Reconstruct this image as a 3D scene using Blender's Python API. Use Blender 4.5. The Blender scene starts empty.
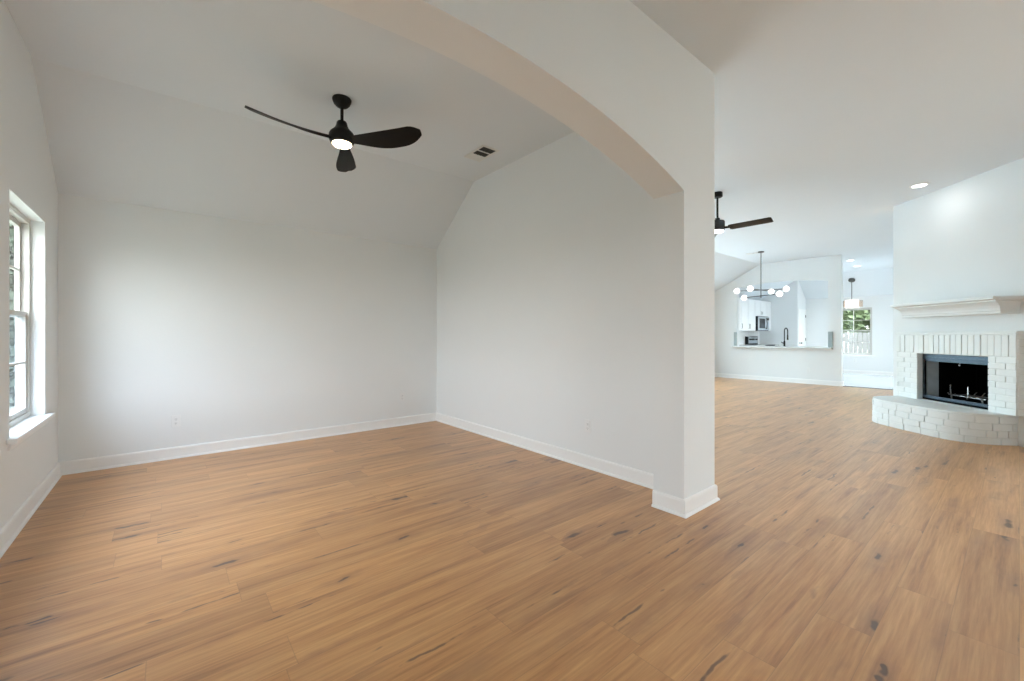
import bpy, bmesh, math, random
from mathutils import Vector, Matrix

# ------------------------------------------------------------------ camera, world, light, exposure
S = bpy.context.scene
COL = S.collection
YAW = math.radians(39.55)
CAM_H = 1.21
cam_data = bpy.data.cameras.new('camera')
cam = bpy.data.objects.new('camera', cam_data)
COL.objects.link(cam)
cam.location = (0, 0, CAM_H)
cam.rotation_euler = (math.pi / 2, 0, -YAW)
cam_data.sensor_width = 36
cam_data.lens = 419 / 1024 * 36
cam_data.shift_y = -5 / 1024
cam_data.clip_start = 0.05
S.camera = cam
vs = S.view_settings
vs.view_transform = 'Standard'
vs.look = 'None'
vs.gamma = 1
vs.use_curve_mapping = False
vs.exposure = 2.58
S.cycles.max_bounces = 14
S.cycles.diffuse_bounces = 9
S.cycles.glossy_bounces = 4
S.cycles.transparent_max_bounces = 12
S.cycles.sample_clamp_indirect = 6
SKY = 2.9

W = bpy.data.worlds.new('sky')
S.world = W
W.use_nodes = True
nt = W.node_tree
nt.nodes.clear()
tc = nt.nodes.new('ShaderNodeTexCoord')
sp = nt.nodes.new('ShaderNodeSeparateXYZ')
rmp = nt.nodes.new('ShaderNodeValToRGB')
rmp.color_ramp.elements[0].position = 0.48
rmp.color_ramp.elements[0].color = (0.67, 0.69, 0.68, 1)
rmp.color_ramp.elements[1].position = 0.75
rmp.color_ramp.elements[1].color = (0.83, 0.92, 1.0, 1)
mp = nt.nodes.new('ShaderNodeMapRange')
mp.inputs['From Min'].default_value = -1
bg = nt.nodes.new('ShaderNodeBackground')
bg.inputs['Strength'].default_value = SKY
wo = nt.nodes.new('ShaderNodeOutputWorld')
nt.links.new(tc.outputs['Generated'], sp.inputs[0])
nt.links.new(sp.outputs['Z'], mp.inputs['Value'])
nt.links.new(mp.outputs[0], rmp.inputs[0])
nt.links.new(rmp.outputs[0], bg.inputs['Color'])
nt.links.new(bg.outputs[0], wo.inputs[0])


def area(name, loc, direction, sx, sy, power, color=(1, 1, 1), portal=False, shape='RECTANGLE', spread=math.pi):
    d = bpy.data.lights.new(name, 'AREA')
    d.shape = shape
    d.size = sx
    if shape != 'DISK':
        d.size_y = sy
    d.energy = power
    d.color = color
    d.spread = spread
    if portal:
        d.cycles.is_portal = True
    o = bpy.data.objects.new(name, d)
    COL.objects.link(o)
    o.location = loc
    o.rotation_euler = Vector(direction).to_track_quat('-Z', 'Y').to_euler()
    return o


# sky portals in every window of the house (they only guide the sampling of the sky)
PORTALS = [
    ((-0.99, 4.31, 1.34), (1, 0, 0), 1.5, 0.98), ((-0.99, 2.90, 1.34), (1, 0, 0), 1.5, 0.98),
    ((5.0, 6.05, 1.25), (0, -1, 0), 1.9, 1.9), ((7.6, 6.05, 1.25), (0, -1, 0), 1.9, 1.9), ((10.2, 6.05, 1.25), (0, -1, 0), 1.9, 1.9),
    ((14.6, 1.02, 1.05), (0, 1, 0), 1.8, 2.1), ((17.08, 3.38, 1.34), (-1, 0, 0), 1.5, 1.0),
    ((1.5, -2.43, 1.32), (0, 1, 0), .60, 1.65),
]
for i, (l, d, a, b) in enumerate(PORTALS):
    z_up_long = a
    o = area('window_portal', l, d, 1, 1, 1, portal=True)
    # to_track_quat keeps local Y up, so X is the horizontal size
    if abs(d[0]) > .5:
        o.data.size, o.data.size_y = b, a
    else:
        o.data.size, o.data.size_y = a, b


# ------------------------------------------------------------------ materials
MATS = {}


class N:
    """small node helper"""
    def __init__(self, name):
        self.m = bpy.data.materials.new(name)
        self.m.use_nodes = True
        self.t = self.m.node_tree
        self.t.nodes.clear()
        self.out = self.t.nodes.new('ShaderNodeOutputMaterial')

    def n(self, typ, **kw):
        x = self.t.nodes.new(typ)
        for k, v in kw.items():
            setattr(x, k, v)
        return x

    def l(self, a, b):
        self.t.links.new(a, b)

    def val(self, sock, v):
        if hasattr(v, 'links') or isinstance(v, bpy.types.NodeSocket):
            self.l(v, sock)
        else:
            sock.default_value = v

    def math(self, op, a, b=0.0, c=0.0):
        x = self.n('ShaderNodeMath', operation=op)
        self.val(x.inputs[0], a)
        self.val(x.inputs[1], b)
        self.val(x.inputs[2], c)
        return x.outputs[0]

    def mix(self, f, a, b, mode='MIX'):
        x = self.n('ShaderNodeMix', data_type='RGBA', blend_type=mode)
        self.val(x.inputs[0], f)
        self.val(x.inputs[6], a)
        self.val(x.inputs[7], b)
        return x.outputs[2]

    def ramp(self, f, stops):
        x = self.n('ShaderNodeValToRGB')
        e = x.color_ramp.elements
        e[0].position, e[0].color = stops[0][0], c4(stops[0][1])
        e[1].position, e[1].color = stops[-1][0], c4(stops[-1][1])
        for p, c in stops[1:-1]:
            k = e.new(p)
            k.color = c4(c)
        self.l(f, x.inputs[0])
        return x.outputs[0]

    def noise(self, vec, scale, detail=3, rough=.5, dim='3D', w=None):
        x = self.n('ShaderNodeTexNoise', noise_dimensions=dim)
        x.inputs['Scale'].default_value = scale
        x.inputs['Detail'].default_value = detail
        x.inputs['Roughness'].default_value = rough
        if vec is not None:
            self.l(vec, x.inputs['Vector'])
        if w is not None:
            self.val(x.inputs['W'], w)
        return x.outputs[0]

    def bsdf(self, color, rough=.5, metal=0.0, spec=.5, bump=None, bstr=.2, bdist=.01, **kw):
        p = self.n('ShaderNodeBsdfPrincipled')
        self.val(p.inputs['Base Color'], c4(color) if isinstance(color, tuple) else color)
        self.val(p.inputs['Roughness'], rough)
        self.val(p.inputs['Metallic'], metal)
        self.val(p.inputs['Specular IOR Level'], spec)
        for k, v in kw.items():
            self.val(p.inputs[k.replace('_', ' ')], v)
        if bump is not None:
            b = self.n('ShaderNodeBump')
            b.inputs['Strength'].default_value = bstr
            b.inputs['Distance'].default_value = bdist
            self.l(bump, b.inputs['Height'])
            self.l(b.outputs[0], p.inputs['Normal'])
        self.l(p.outputs[0], self.out.inputs[0])
        return p


def c4(c):
    return (c[0], c[1], c[2], 1.0)


def simple(name, color, rough=.5, metal=0.0, spec=.5, var=.06, scale=14, bstr=0.0):
    """plain procedural surface with a little tonal variation"""
    m = N(name)
    tcn = m.n('ShaderNodeTexCoord')
    nz = m.noise(tcn.outputs['Object'], scale, 4)
    col = m.mix(nz, tuple(min(1, x * (1 - var)) for x in color) + (1,), tuple(min(1, x * (1 + var)) for x in color) + (1,))
    m.bsdf(col, rough, metal, spec, bump=nz if bstr else None, bstr=bstr, bdist=.004)
    MATS[name] = m.m
    return m.m


def paint(name, color, scale, bstr, rough=.75):
    m = N(name)
    tcn = m.n('ShaderNodeTexCoord')
    a = m.noise(tcn.outputs['Object'], scale, 3, .55)
    b = m.noise(tcn.outputs['Object'], 1.3, 2)
    col = m.mix(b, tuple(x * .985 for x in color) + (1,), tuple(min(1, x * 1.01) for x in color) + (1,))
    m.bsdf(col, rough, 0, .25, bump=a, bstr=bstr, bdist=.003)
    MATS[name] = m.m
    return m.m


def emis(name, color, strength):
    m = N(name)
    e = m.n('ShaderNodeEmission')
    e.inputs[0].default_value = c4(color)
    e.inputs[1].default_value = strength
    m.l(e.outputs[0], m.out.inputs[0])
    MATS[name] = m.m
    return m.m


def glass(name, tint, refl):
    m = N(name)
    tr = m.n('ShaderNodeBsdfTransparent')
    tr.inputs[0].default_value = c4(tint)
    gl = m.n('ShaderNodeBsdfGlossy')
    gl.inputs['Roughness'].default_value = .02
    fr = m.n('ShaderNodeFresnel')
    fr.inputs[0].default_value = 1.35
    mx = m.n('ShaderNodeMixShader')
    geo = m.n('ShaderNodeNewGeometry')
    front = m.math('SUBTRACT', 1.0, geo.outputs['Backfacing'])
    m.l(m.math('MULTIPLY', m.math('MULTIPLY', fr.outputs[0], refl), front), mx.inputs[0])
    m.l(tr.outputs[0], mx.inputs[1])
    m.l(gl.outputs[0], mx.inputs[2])
    m.l(mx.outputs[0], m.out.inputs[0])
    MATS[name] = m.m
    return m.m


def floor_wood():
    m = N('oak_planks')
    PW, PL = .188, 1.42
    tcn = m.n('ShaderNodeTexCoord')
    s = m.n('ShaderNodeSeparateXYZ')
    m.l(tcn.outputs['Object'], s.inputs[0])
    x, y = s.outputs[0], s.outputs[1]
    yy = m.math('DIVIDE', y, PW)
    row = m.math('FLOOR', yy)
    wn = m.n('ShaderNodeTexWhiteNoise', noise_dimensions='1D')
    m.l(row, wn.inputs['W'])
    xx = m.math('ADD', m.math('DIVIDE', x, PL), m.math('MULTIPLY', wn.outputs['Value'], 7.3))
    colm = m.math('FLOOR', xx)
    cid = m.n('ShaderNodeCombineXYZ')
    m.l(row, cid.inputs[0])
    m.l(colm, cid.inputs[1])
    wn2 = m.n('ShaderNodeTexWhiteNoise', noise_dimensions='2D')
    m.l(cid.outputs[0], wn2.inputs['Vector'])
    rnd = wn2.outputs['Value']
    # local plank coordinates shifted per plank
    sh = m.math('MULTIPLY', rnd, 57.0)
    def vec(sx, sy):
        c = m.n('ShaderNodeCombineXYZ')
        m.l(m.math('ADD', m.math('MULTIPLY', x, sx), sh), c.inputs[0])
        m.l(m.math('ADD', m.math('MULTIPLY', y, sy), m.math('MULTIPLY', rnd, 31.0)), c.inputs[1])
        m.l(sh, c.inputs[2])
        return c.outputs[0]
    g1 = m.noise(vec(1.1, 17), 1.0, 7, .66)
    g2 = m.noise(vec(3.2, 80), 1.0, 4, .6)
    g3 = m.noise(vec(.55, 3.4), 1.0, 3, .5)
    base = m.ramp(g1, [(.28, (.30, .133, .049)), (.43, (.525, .263, .100)), (.58, (.61, .328, .132)), (.78, (.675, .385, .168))])
    tone = m.ramp(rnd, [(0, (.86, .84, .83)), (.3, (.97, .96, .96)), (.7, (1.02, 1.01, 1.0)), (1, (1.09, 1.08, 1.07))])
    c = m.mix(1.0, base, tone, 'MULTIPLY')
    c = m.mix(m.math('MULTIPLY', m.ramp(g2, [(.36, (0, 0, 0)), (.66, (1, 1, 1))]), .62), c, m.mix(1.0, c, (.70, .63, .58, 1), 'MULTIPLY'))
    dk = m.ramp(g3, [(.60, (0, 0, 0)), (.74, (1, 1, 1))])
    c = m.mix(m.math('MULTIPLY', dk, .30), c, (.25, .13, .06, 1))
    # knots and cracks
    vo = m.n('ShaderNodeTexVoronoi', voronoi_dimensions='3D', feature='F1')
    vo.inputs['Scale'].default_value = 1.0
    wob = m.n('ShaderNodeVectorMath', operation='ADD')
    nzv = m.n('ShaderNodeTexNoise')
    nzv.inputs['Scale'].default_value = 9.0
    m.l(tcn.outputs['Object'], nzv.inputs['Vector'])
    sc = m.n('ShaderNodeVectorMath', operation='SCALE')
    sc.inputs['Scale'].default_value = .5
    m.l(nzv.outputs['Color'], sc.inputs[0])
    m.l(vec(1.8, 8.6), wob.inputs[0])
    m.l(sc.outputs[0], wob.inputs[1])
    m.l(wob.outputs[0], vo.inputs['Vector'])
    sv = m.n('ShaderNodeSeparateColor')
    m.l(vo.outputs['Color'], sv.inputs[0])
    has = m.math('GREATER_THAN', sv.outputs[0], .14)
    size = m.math('ADD', m.math('MULTIPLY', m.math('POWER', sv.outputs[1], 1.7), .16), .025)
    kd = m.math('DIVIDE', vo.outputs['Distance'], size)
    core = m.math('MULTIPLY', m.math('SUBTRACT', 1.0, m.math('MINIMUM', kd, 1.0)), has)
    core = m.math('MINIMUM', m.math('MULTIPLY', core, 2.4), 1.0)
    halo = m.math('MULTIPLY', m.math('SUBTRACT', 1.0, m.math('MINIMUM', m.math('DIVIDE', kd, 3.6), 1.0)), has)
    c = m.mix(m.math('MULTIPLY', halo, .55), c, (.215, .10, .052, 1))
    c = m.mix(m.math('MULTIPLY', core, .84), c, (.06, .03, .022, 1))
    # long dark splits
    v2 = m.n('ShaderNodeTexVoronoi', voronoi_dimensions='3D', feature='F1')
    v2.inputs['Scale'].default_value = 1.0
    w2 = m.n('ShaderNodeVectorMath', operation='ADD')
    sc2 = m.n('ShaderNodeVectorMath', operation='SCALE')
    sc2.inputs['Scale'].default_value = .9
    m.l(nzv.outputs['Color'], sc2.inputs[0])
    m.l(vec(1.15, 26), w2.inputs[0])
    m.l(sc2.outputs[0], w2.inputs[1])
    m.l(w2.outputs[0], v2.inputs['Vector'])
    s2 = m.n('ShaderNodeSeparateColor')
    m.l(v2.outputs['Color'], s2.inputs[0])
    sp_ = m.math('MULTIPLY', m.math('SUBTRACT', 1.0, m.math('MINIMUM', m.math('DIVIDE', v2.outputs['Distance'], .22), 1.0)), m.math('GREATER_THAN', s2.outputs[0], .77))
    c = m.mix(m.math('MULTIPLY', m.math('MINIMUM', m.math('MULTIPLY', sp_, 2.0), 1.0), .75), c, (.075, .04, .03, 1))
    # joints
    fy = m.math('FRACT', yy)
    ey = m.math('MULTIPLY', m.math('MINIMUM', fy, m.math('SUBTRACT', 1.0, fy)), PW)
    fx = m.math('FRACT', xx)
    ex = m.math('MULTIPLY', m.math('MINIMUM', fx, m.math('SUBTRACT', 1.0, fx)), PL)
    e = m.math('MINIMUM', ey, ex)
    gap = m.math('SUBTRACT', 1.0, m.math('MINIMUM', m.math('DIVIDE', e, .0022), 1.0))
    c = m.mix(m.math('MULTIPLY', gap, .38), c, (.14, .075, .04, 1))
    h = m.math('SUBTRACT', m.math('MULTIPLY', g2, .25), m.math('ADD', gap, core))
    rg = m.math('ADD', .33, m.math('MULTIPLY', g2, .14))
    m.bsdf(c, rg, 0, .55, bump=h, bstr=.12, bdist=.002, Coat_Weight=.42, Coat_Roughness=.30)
    MATS['oak'] = m.m


def tile():
    m = N('pale_tile')
    tcn = m.n('ShaderNodeTexCoord')
    b = m.n('ShaderNodeTexBrick', offset=0.5)
    b.inputs['Scale'].default_value = 1
    b.inputs['Brick Width'].default_value = .6
    b.inputs['Row Height'].default_value = .3
    b.inputs['Mortar Size'].default_value = .003
    b.inputs['Color1'].default_value = (.62, .66, .68, 1)
    b.inputs['Color2'].default_value = (.66, .70, .72, 1)
    b.inputs['Mortar'].default_value = (.5, .53, .54, 1)
    m.l(tcn.outputs['Object'], b.inputs['Vector'])
    m.bsdf(b.outputs[0], .18, 0, .5)
    MATS['tile'] = m.m


floor_wood()
tile()
paint('wall', (.79, .81, .815), 55, .10)
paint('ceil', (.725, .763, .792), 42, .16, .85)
simple('trim', (.86, .86, .85), .38, var=.01)
simple('sill', (.84, .85, .85), .3, var=.02)
simple('brick', (.78, .80, .79), .5, var=.06, scale=9, bstr=.35)
simple('mortar', (.72, .74, .73), .7, var=.06, scale=30, bstr=.3)
simple('mantel', (.72, .725, .72), .4, var=.01)
simple('black', (.004, .0037, .0035), .5, spec=.3, var=.2)
simple('blade', (.004, .0037, .0036), .5, spec=.22, var=.3, scale=30)
simple('fan_grey', (.016, .018, .02), .45, var=.1)
simple('soot_shade', (.003, .003, .0035), .8, spec=.04, var=.5, scale=8)  # firebox soot, also standing for the shade deeper inside
simple('steel_dark', (.045, .062, .08), .35, .75, var=.2)
simple('panel_lit', (.42, .50, .56), .7, var=.4, scale=6)  # pale tint painting the light on the firebox panel's front
simple('iron', (.20, .19, .18), .5, .5, var=.2)
simple('chrome', (.55, .55, .55), .25, 1.0, var=.05)
simple('steel', (.55, .60, .64), .28, .9, var=.05)
simple('nickel', (.12, .12, .115), .4, .6, var=.05)
simple('plastic', (.80, .81, .81), .35, var=.02)
simple('slot', (.16, .16, .16), .5, var=.05)
simple('vent_white', (.72, .72, .70), .45, var=.03)
simple('vent_dark', (.018, .019, .015), .7, var=.2)
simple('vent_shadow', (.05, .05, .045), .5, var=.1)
simple('vinyl', (.58, .57, .54), .4, var=.03)
simple('cabinet', (.84, .85, .86), .35, var=.01)
simple('quartz', (.66, .68, .68), .2, var=.08, scale=25)
simple('splash', (.36, .42, .43), .3, var=.1, scale=18)
simple('oven_black', (.01, .014, .02), .15, var=.1)
simple('fence_wood', (.105, .105, .10), .8, var=.12, scale=5)
simple('fence_old', (.26, .26, .25), .85, var=.2, scale=5)
simple('leaf_dark', (.050, .066, .046), .7, spec=.2, var=.4, scale=3)
simple('leaf', (.115, .15, .075), .7, spec=.2, var=.45, scale=3)
simple('bark', (.14, .10, .07), .9, var=.3, scale=6)
simple('lawn', (.20, .21, .17), .95, var=.3, scale=3, bstr=.4)
simple('bounce_white', (.82, .83, .84), .9, var=.05, scale=3)  # near-white reflector surface of the added slabs outside
simple('siding', (.24, .27, .25), .8, var=.06, scale=4)
simple('shade_fabric', (.72, .66, .58), .9, var=.05, scale=60)
glass('pane', (.95, .96, .96), .8)
glass('pane_cool', (.80, .885, .915), .8)
glass('pane_screen', (.80, .84, .89), .8)
glass('organza', (.94, .89, .85), .5)
emis('warm_lamp', (1.0, .80, .52), 3)
emis('cool_lamp', (1.0, .98, .94), 1.2)
emis('globe', (1.0, .98, .94), .8)
emis('drum', (1.0, .93, .85), .3)


# ------------------------------------------------------------------ mesh helpers
class MB:
    def __init__(self):
        self.b = bmesh.new()

    def box(self, x0, y0, z0, x1, y1, z1, mat=None, bevel=0):
        r = bmesh.ops.create_cube(self.b, size=1)
        M = Matrix.Translation(((x0 + x1) / 2, (y0 + y1) / 2, (z0 + z1) / 2)) @ Matrix.Diagonal((x1 - x0, y1 - y0, z1 - z0, 1))
        if mat is not None:
            M = mat @ M
        bmesh.ops.transform(self.b, matrix=M, verts=r['verts'])
        if bevel:
            es = list({e for v in r['verts'] for e in v.link_edges})
            bmesh.ops.bevel(self.b, geom=es, offset=bevel, segments=2, affect='EDGES', profile=.6)
        return self

    def prism(self, pts, axis, a, c):
        """polygon pts in the plane normal to axis, extruded from a to c"""
        def P(p, t):
            return {'x': (t, p[0], p[1]), 'y': (p[0], t, p[1]), 'z': (p[0], p[1], t)}[axis]
        v0 = [self.b.verts.new(P(p, a)) for p in pts]
        v1 = [self.b.verts.new(P(p, c)) for p in pts]
        self.b.faces.new(v0)
        self.b.faces.new(v1[::-1])
        n = len(pts)
        for i in range(n):
            self.b.faces.new((v0[i], v1[i], v1[(i + 1) % n], v0[(i + 1) % n]))
        return self

    def lathe(self, prof, seg=32, loc=(0, 0, 0), mat=None, cap=True):
        rings = []
        for r, z in prof:
            ring = []
            for k in range(seg):
                a = 2 * math.pi * k / seg
                p = Vector((r * math.cos(a), r * math.sin(a), z))
                if mat is not None:
                    p = mat @ p
                ring.append(self.b.verts.new(p + Vector(loc)))
            rings.append(ring)
        for i in range(len(rings) - 1):
            for k in range(seg):
                self.b.faces.new((rings[i][k], rings[i][(k + 1) % seg], rings[i + 1][(k + 1) % seg], rings[i + 1][k]))
        if cap:
            self.b.faces.new(rings[0][::-1])
            self.b.faces.new(rings[-1])
        return self

    def tube(self, pts, r, seg=10, cap=True):
        pts = [Vector(p) for p in pts]
        rings = []
        ref = Vector((0, 0, 1))
        for i, p in enumerate(pts):
            d = (pts[min(i + 1, len(pts) - 1)] - pts[max(i - 1, 0)]).normalized()
            if abs(d.dot(ref)) > .95:
                ref = Vector((1, 0, 0))
            u = d.cross(ref).normalized()
            v = d.cross(u).normalized()
            rr = r[i] if isinstance(r, (list, tuple)) else r
            rings.append([self.b.verts.new(p + rr * (u * math.cos(2 * math.pi * k / seg) + v * math.sin(2 * math.pi * k / seg))) for k in range(seg)])
        for i in range(len(rings) - 1):
            for k in range(seg):
                self.b.faces.new((rings[i][k], rings[i][(k + 1) % seg], rings[i + 1][(k + 1) % seg], rings[i + 1][k]))
        if cap:
            self.b.faces.new(rings[0][::-1])
            self.b.faces.new(rings[-1])
        return self

    def sphere(self, loc, r, u=20, v=12, scale=(1, 1, 1)):
        q = bmesh.ops.create_uvsphere(self.b, u_segments=u, v_segments=v, radius=r)
        bmesh.ops.transform(self.b, matrix=Matrix.Translation(loc) @ Matrix.Diagonal((*scale, 1)), verts=q['verts'])
        return self

    def loft(self, rings, caps=True):
        R = [[self.b.verts.new(p) for p in r] for r in rings]
        n = len(R[0])
        for i in range(len(R) - 1):
            for k in range(n):
                self.b.faces.new((R[i][k], R[i][(k + 1) % n], R[i + 1][(k + 1) % n], R[i + 1][k]))
        if caps:
            self.b.faces.new(R[0][::-1])
            self.b.faces.new(R[-1])
        return self

    def build(self, name, mat, parent=None, smooth=False, kind=None, label=None):
        bmesh.ops.recalc_face_normals(self.b, faces=self.b.faces)
        me = bpy.data.meshes.new(name)
        self.b.to_mesh(me)
        self.b.free()
        me.materials.append(MATS[mat])
        o = bpy.data.objects.new(name, me)
        COL.objects.link(o)
        if parent is not None:
            o.parent = parent
        if smooth:
            for p in me.polygons:
                p.use_smooth = True
            me.set_sharp_from_angle(angle=math.radians(38))
        if kind:
            o['kind'] = kind
        if label:
            o['label'] = label
        return o


def struct(name, mb, mat, parent=None, smooth=False):
    return mb.build(name, mat, parent, smooth, kind='structure' if parent is None else None)


def thing(name, label, cat, loc=(0, 0, 0), rz=0.0, group=None, kind=None):
    o = bpy.data.objects.new(name, None)
    o.empty_display_size = .1
    COL.objects.link(o)
    o.location = loc
    o.rotation_euler = (0, 0, rz)
    if kind:
        o['kind'] = kind
    else:
        o['label'] = label
        o['category'] = cat
    if group:
        o['group'] = group
    return o


def copy_thing(root, loc, rz, label, group=None):
    r = root.copy()
    COL.objects.link(r)
    r.location = loc
    r.rotation_euler = (0, 0, rz)
    r['label'] = label
    if group:
        r['group'] = group
    for ch in list(root.children):
        c = ch.copy()
        COL.objects.link(c)
        c.parent = r
        for g in list(ch.children):
            d = g.copy()
            COL.objects.link(d)
            d.parent = c
    return r


# ------------------------------------------------------------------ room shell (metres; the camera stands at the origin)
XL, XR, XRO = -.72, 2.98, 3.116          # dining room: left wall, right wall, its far side
YB = 5.30                                # dining room back wall
YA, YA2 = 1.43, 1.658                    # arch wall front / back
HC = 3.14                                # ceiling height
YK = 4.36                                # vault knee, dining room
YLK, YLB = 4.47, 5.80                    # vault knee and back wall, living room
XP = 12.40                               # pass-through wall
XF, XFK = 16.84, 15.9                    # far wall of the nook, its vault knee
YS = 1.21                                # wall beside the hearth
YF = -2.25                               # entry wall behind the camera
WZ0, WZ1 = .60, 2.085                    # window heights


def holed_x(mb, x0, x1, y0, y1, z0, z1, holes):
    """wall slab in x0..x1 running along y with rectangular holes (ya, yb, za, zb)"""
    y = y0
    for ya, yb, za, zb in sorted(holes):
        mb.box(x0, y, z0, x1, ya, z1)
        if za > z0:
            mb.box(x0, ya, z0, x1, yb, za)
        mb.box(x0, ya, zb, x1, yb, z1)
        y = yb
    mb.box(x0, y, z0, x1, y1, z1)
    return mb


def holed_y(mb, y0, y1, x0, x1, z0, z1, holes):
    x = x0
    for xa, xb, za, zb in sorted(holes):
        mb.box(x, y0, z0, xa, y1, z1)
        if za > z0:
            mb.box(xa, y0, z0, xb, y1, za)
        mb.box(xa, y0, zb, xb, y1, z1)
        x = xb
    mb.box(x, y0, z0, x1, y1, z1)
    return mb


WIN_L = [(3.835, 4.79, WZ0, WZ1), (2.42, 3.375, WZ0, WZ1)]
WIN_LIV = [(4.05, 5.95, .3, 2.2), (6.65, 8.55, .3, 2.2), (9.25, 11.15, .3, 2.2)]
WIN_FAR = [(2.90, 3.86, .59, WZ1)]
PATIO = [(13.7, 15.5, 0.0, 2.1)]
WIN_FRONT = [(1.2, 1.8, .5, 2.15)]

# floors
struct('floor', MB().box(-.95, YF - .15, -.1, XP + .07, 6.0, 0), 'oak')
struct('floor_tile', MB().box(XP + .07, 1.0, -.1, 17.0, 6.0, 0), 'tile')
struct('trim_1', MB().prism([(XP + .03, 0), (XP + .035, .008), (XP + .055, .011), (XP + .085, .011), (XP + .105, .008), (XP + .11, 0)], 'y', YS, 2.7), 'steel_dark')

# walls
struct('wall_left', holed_x(MB(), -.872, XL, YF, YB + .15, 0, 3.2, WIN_L), 'wall')
struct('wall_back', MB().box(XL, YB, 0, XR, YB + .15, 3.2), 'wall')
struct('wall_right', MB().box(XR, YA2, 0, XRO, YLB + .14, 3.2), 'wall')
# arch wall with its post
CX, HS, ZS, ZT = (2.675 + XL + .06) / 2, (2.675 - XL - .06) / 2, 2.181, 2.478
rise = ZT - ZS
RA = (HS * HS + rise * rise) / (2 * rise)
pts = [(XL, 0), (XL + .06, 0), (XL + .06, ZS)]
for k in range(1, 48):
    x = XL + .06 + 2 * HS * k / 48
    pts.append((x, ZT - RA + math.sqrt(RA * RA - (x - CX) ** 2)))
pts += [(2.675, ZS), (2.675, 0), (XRO, 0), (XRO, 3.2), (XL, 3.2)]
aw = MB().prism(pts, 'y', YA, YA2)
struct('wall_arch', aw, 'wall')
struct('wall_living', holed_y(MB(), YLB, YLB + .14, XRO, 17.0, 0, 3.2, WIN_LIV), 'wall')
# pass-through wall with its low arch
PY0, PY1, PZ = 2.96, 5.06, .88
pm = MB()
pm.box(XP, 2.70, 0, XP + .14, PY0, 3.2)
pm.box(XP, PY1, 0, XP + .14, YLB, 3.2)
pm.box(XP, PY0, 0, XP + .14, PY1, PZ)
ap = [(PY0, 3.2), (PY0, 2.545)]
for k in range(1, 24):
    t = k / 24
    ap.append((PY0 + (PY1 - PY0) * t, 2.545 + .085 * (1 - (2 * t - 1) ** 2)))
ap += [(PY1, 2.545), (PY1, 3.2)]
pm.prism(ap, 'x', XP, XP + .14)
struct('wall_passthrough', pm, 'wall')
struct('wall_far', holed_x(MB(), XF, XF + .16, YS - .2, YLB, 0, 3.2, WIN_FAR), 'wall')
struct('wall_pantry', MB().box(16.0, 4.64, 0, 16.1, YLB, 3.2).box(16.1, 4.64, 0, XF, 4.72, 3.2), 'wall')
struct('wall_side', holed_y(MB(), YS - .14, YS, 8.62, 17.0, 0, 3.2, PATIO), 'wall')
struct('wall_front', holed_y(MB(), YF - .15, YF, -.94, 5.2, 0, 3.2, WIN_FRONT), 'wall')

# corner chimney wall at 45 degrees, drawn in its own frame: x along the wall (towards the far room), y out of it
UC, NC = 5.82, -5.0
FLOC = ((UC - NC) / math.sqrt(2), (UC + NC) / math.sqrt(2), 0)
FM = Matrix.Translation(FLOC) @ Matrix.Rotation(math.radians(45), 4, 'Z')
WY = -.091
OX0, OX1, OZ0, OZ1 = -.49, .448, .345, .962
wf = MB()
for (a, b, c, d) in ((-3.05, OX0, 0, 3.2), (OX1, .972, 0, 3.2), (OX0, OX1, 0, OZ0), (OX0, OX1, OZ1, 3.2)):
    wf.box(a, WY - .10, c, b, WY, d, FM)
struct('wall_chimney', wf, 'wall')

# ceiling: flat field, vault slopes along the back and the far wall
XM = 3.05
cm = MB()
T = .12


def slab(a, b, c, d):
    lo = [cm.b.verts.new(p) for p in (a, b, c, d)]
    hi = [cm.b.verts.new((p[0], p[1], p[2] + T)) for p in (a, b, c, d)]
    cm.b.faces.new(lo)
    cm.b.faces.new(hi[::-1])
    for i in range(4):
        cm.b.faces.new((lo[i], hi[i], hi[(i + 1) % 4], lo[(i + 1) % 4]))


ds = (HC - 2.44) / (YB - YK)
ls = (HC - 2.43) / (YLB - YLK)
fs = (HC - 2.44) / (XF - XFK)
slab((-.94, YF - .15, HC), (XM, YF - .15, HC), (XM, YK, HC), (-.94, YK, HC))
slab((-.94, YK, HC), (XM, YK, HC), (XM, YB + .15, 2.44 - .15 * ds), (-.94, YB + .15, 2.44 - .15 * ds))
slab((XM, YF - .15, HC), (XFK, YF - .15, HC), (XFK, YLK, HC), (XM, YLK, HC))
slab((XM, YLK, HC), (17.0, YLK, HC), (17.0, YLB + .14, 2.43 - .14 * ls), (XM, YLB + .14, 2.43 - .14 * ls))
slab((XFK, YS - .2, HC), (17.0, YS - .2, 2.44 - .16 * fs), (17.0, 4.70, 2.44 - .16 * fs), (XFK, 4.70, HC))
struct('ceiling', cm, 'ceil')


# baseboards: board with eased top and a shoe moulding
def baseboard(name, p0, p1, n, e0=0, e1=0):
    """p0 -> p1 along the wall, n = direction out of the wall"""
    p0, p1, n = Vector((*p0, 0)), Vector((*p1, 0)), Vector((*n, 0))
    d = (p1 - p0).normalized()
    prof = [(0, 0), (.028, 0), (.028, .006), (.022, .016), (.015, .019), (.015, .098), (.012, .108), (.006, .113), (0, .113)]
    mb = MB()
    r0 = [p0 - d * (e0 * o) + n * o + Vector((0, 0, z)) for o, z in prof]
    r1 = [p1 + d * (e1 * o) + n * o + Vector((0, 0, z)) for o, z in prof]
    mb.loft([r0, r1])
    return struct(name, mb, 'trim')


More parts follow.
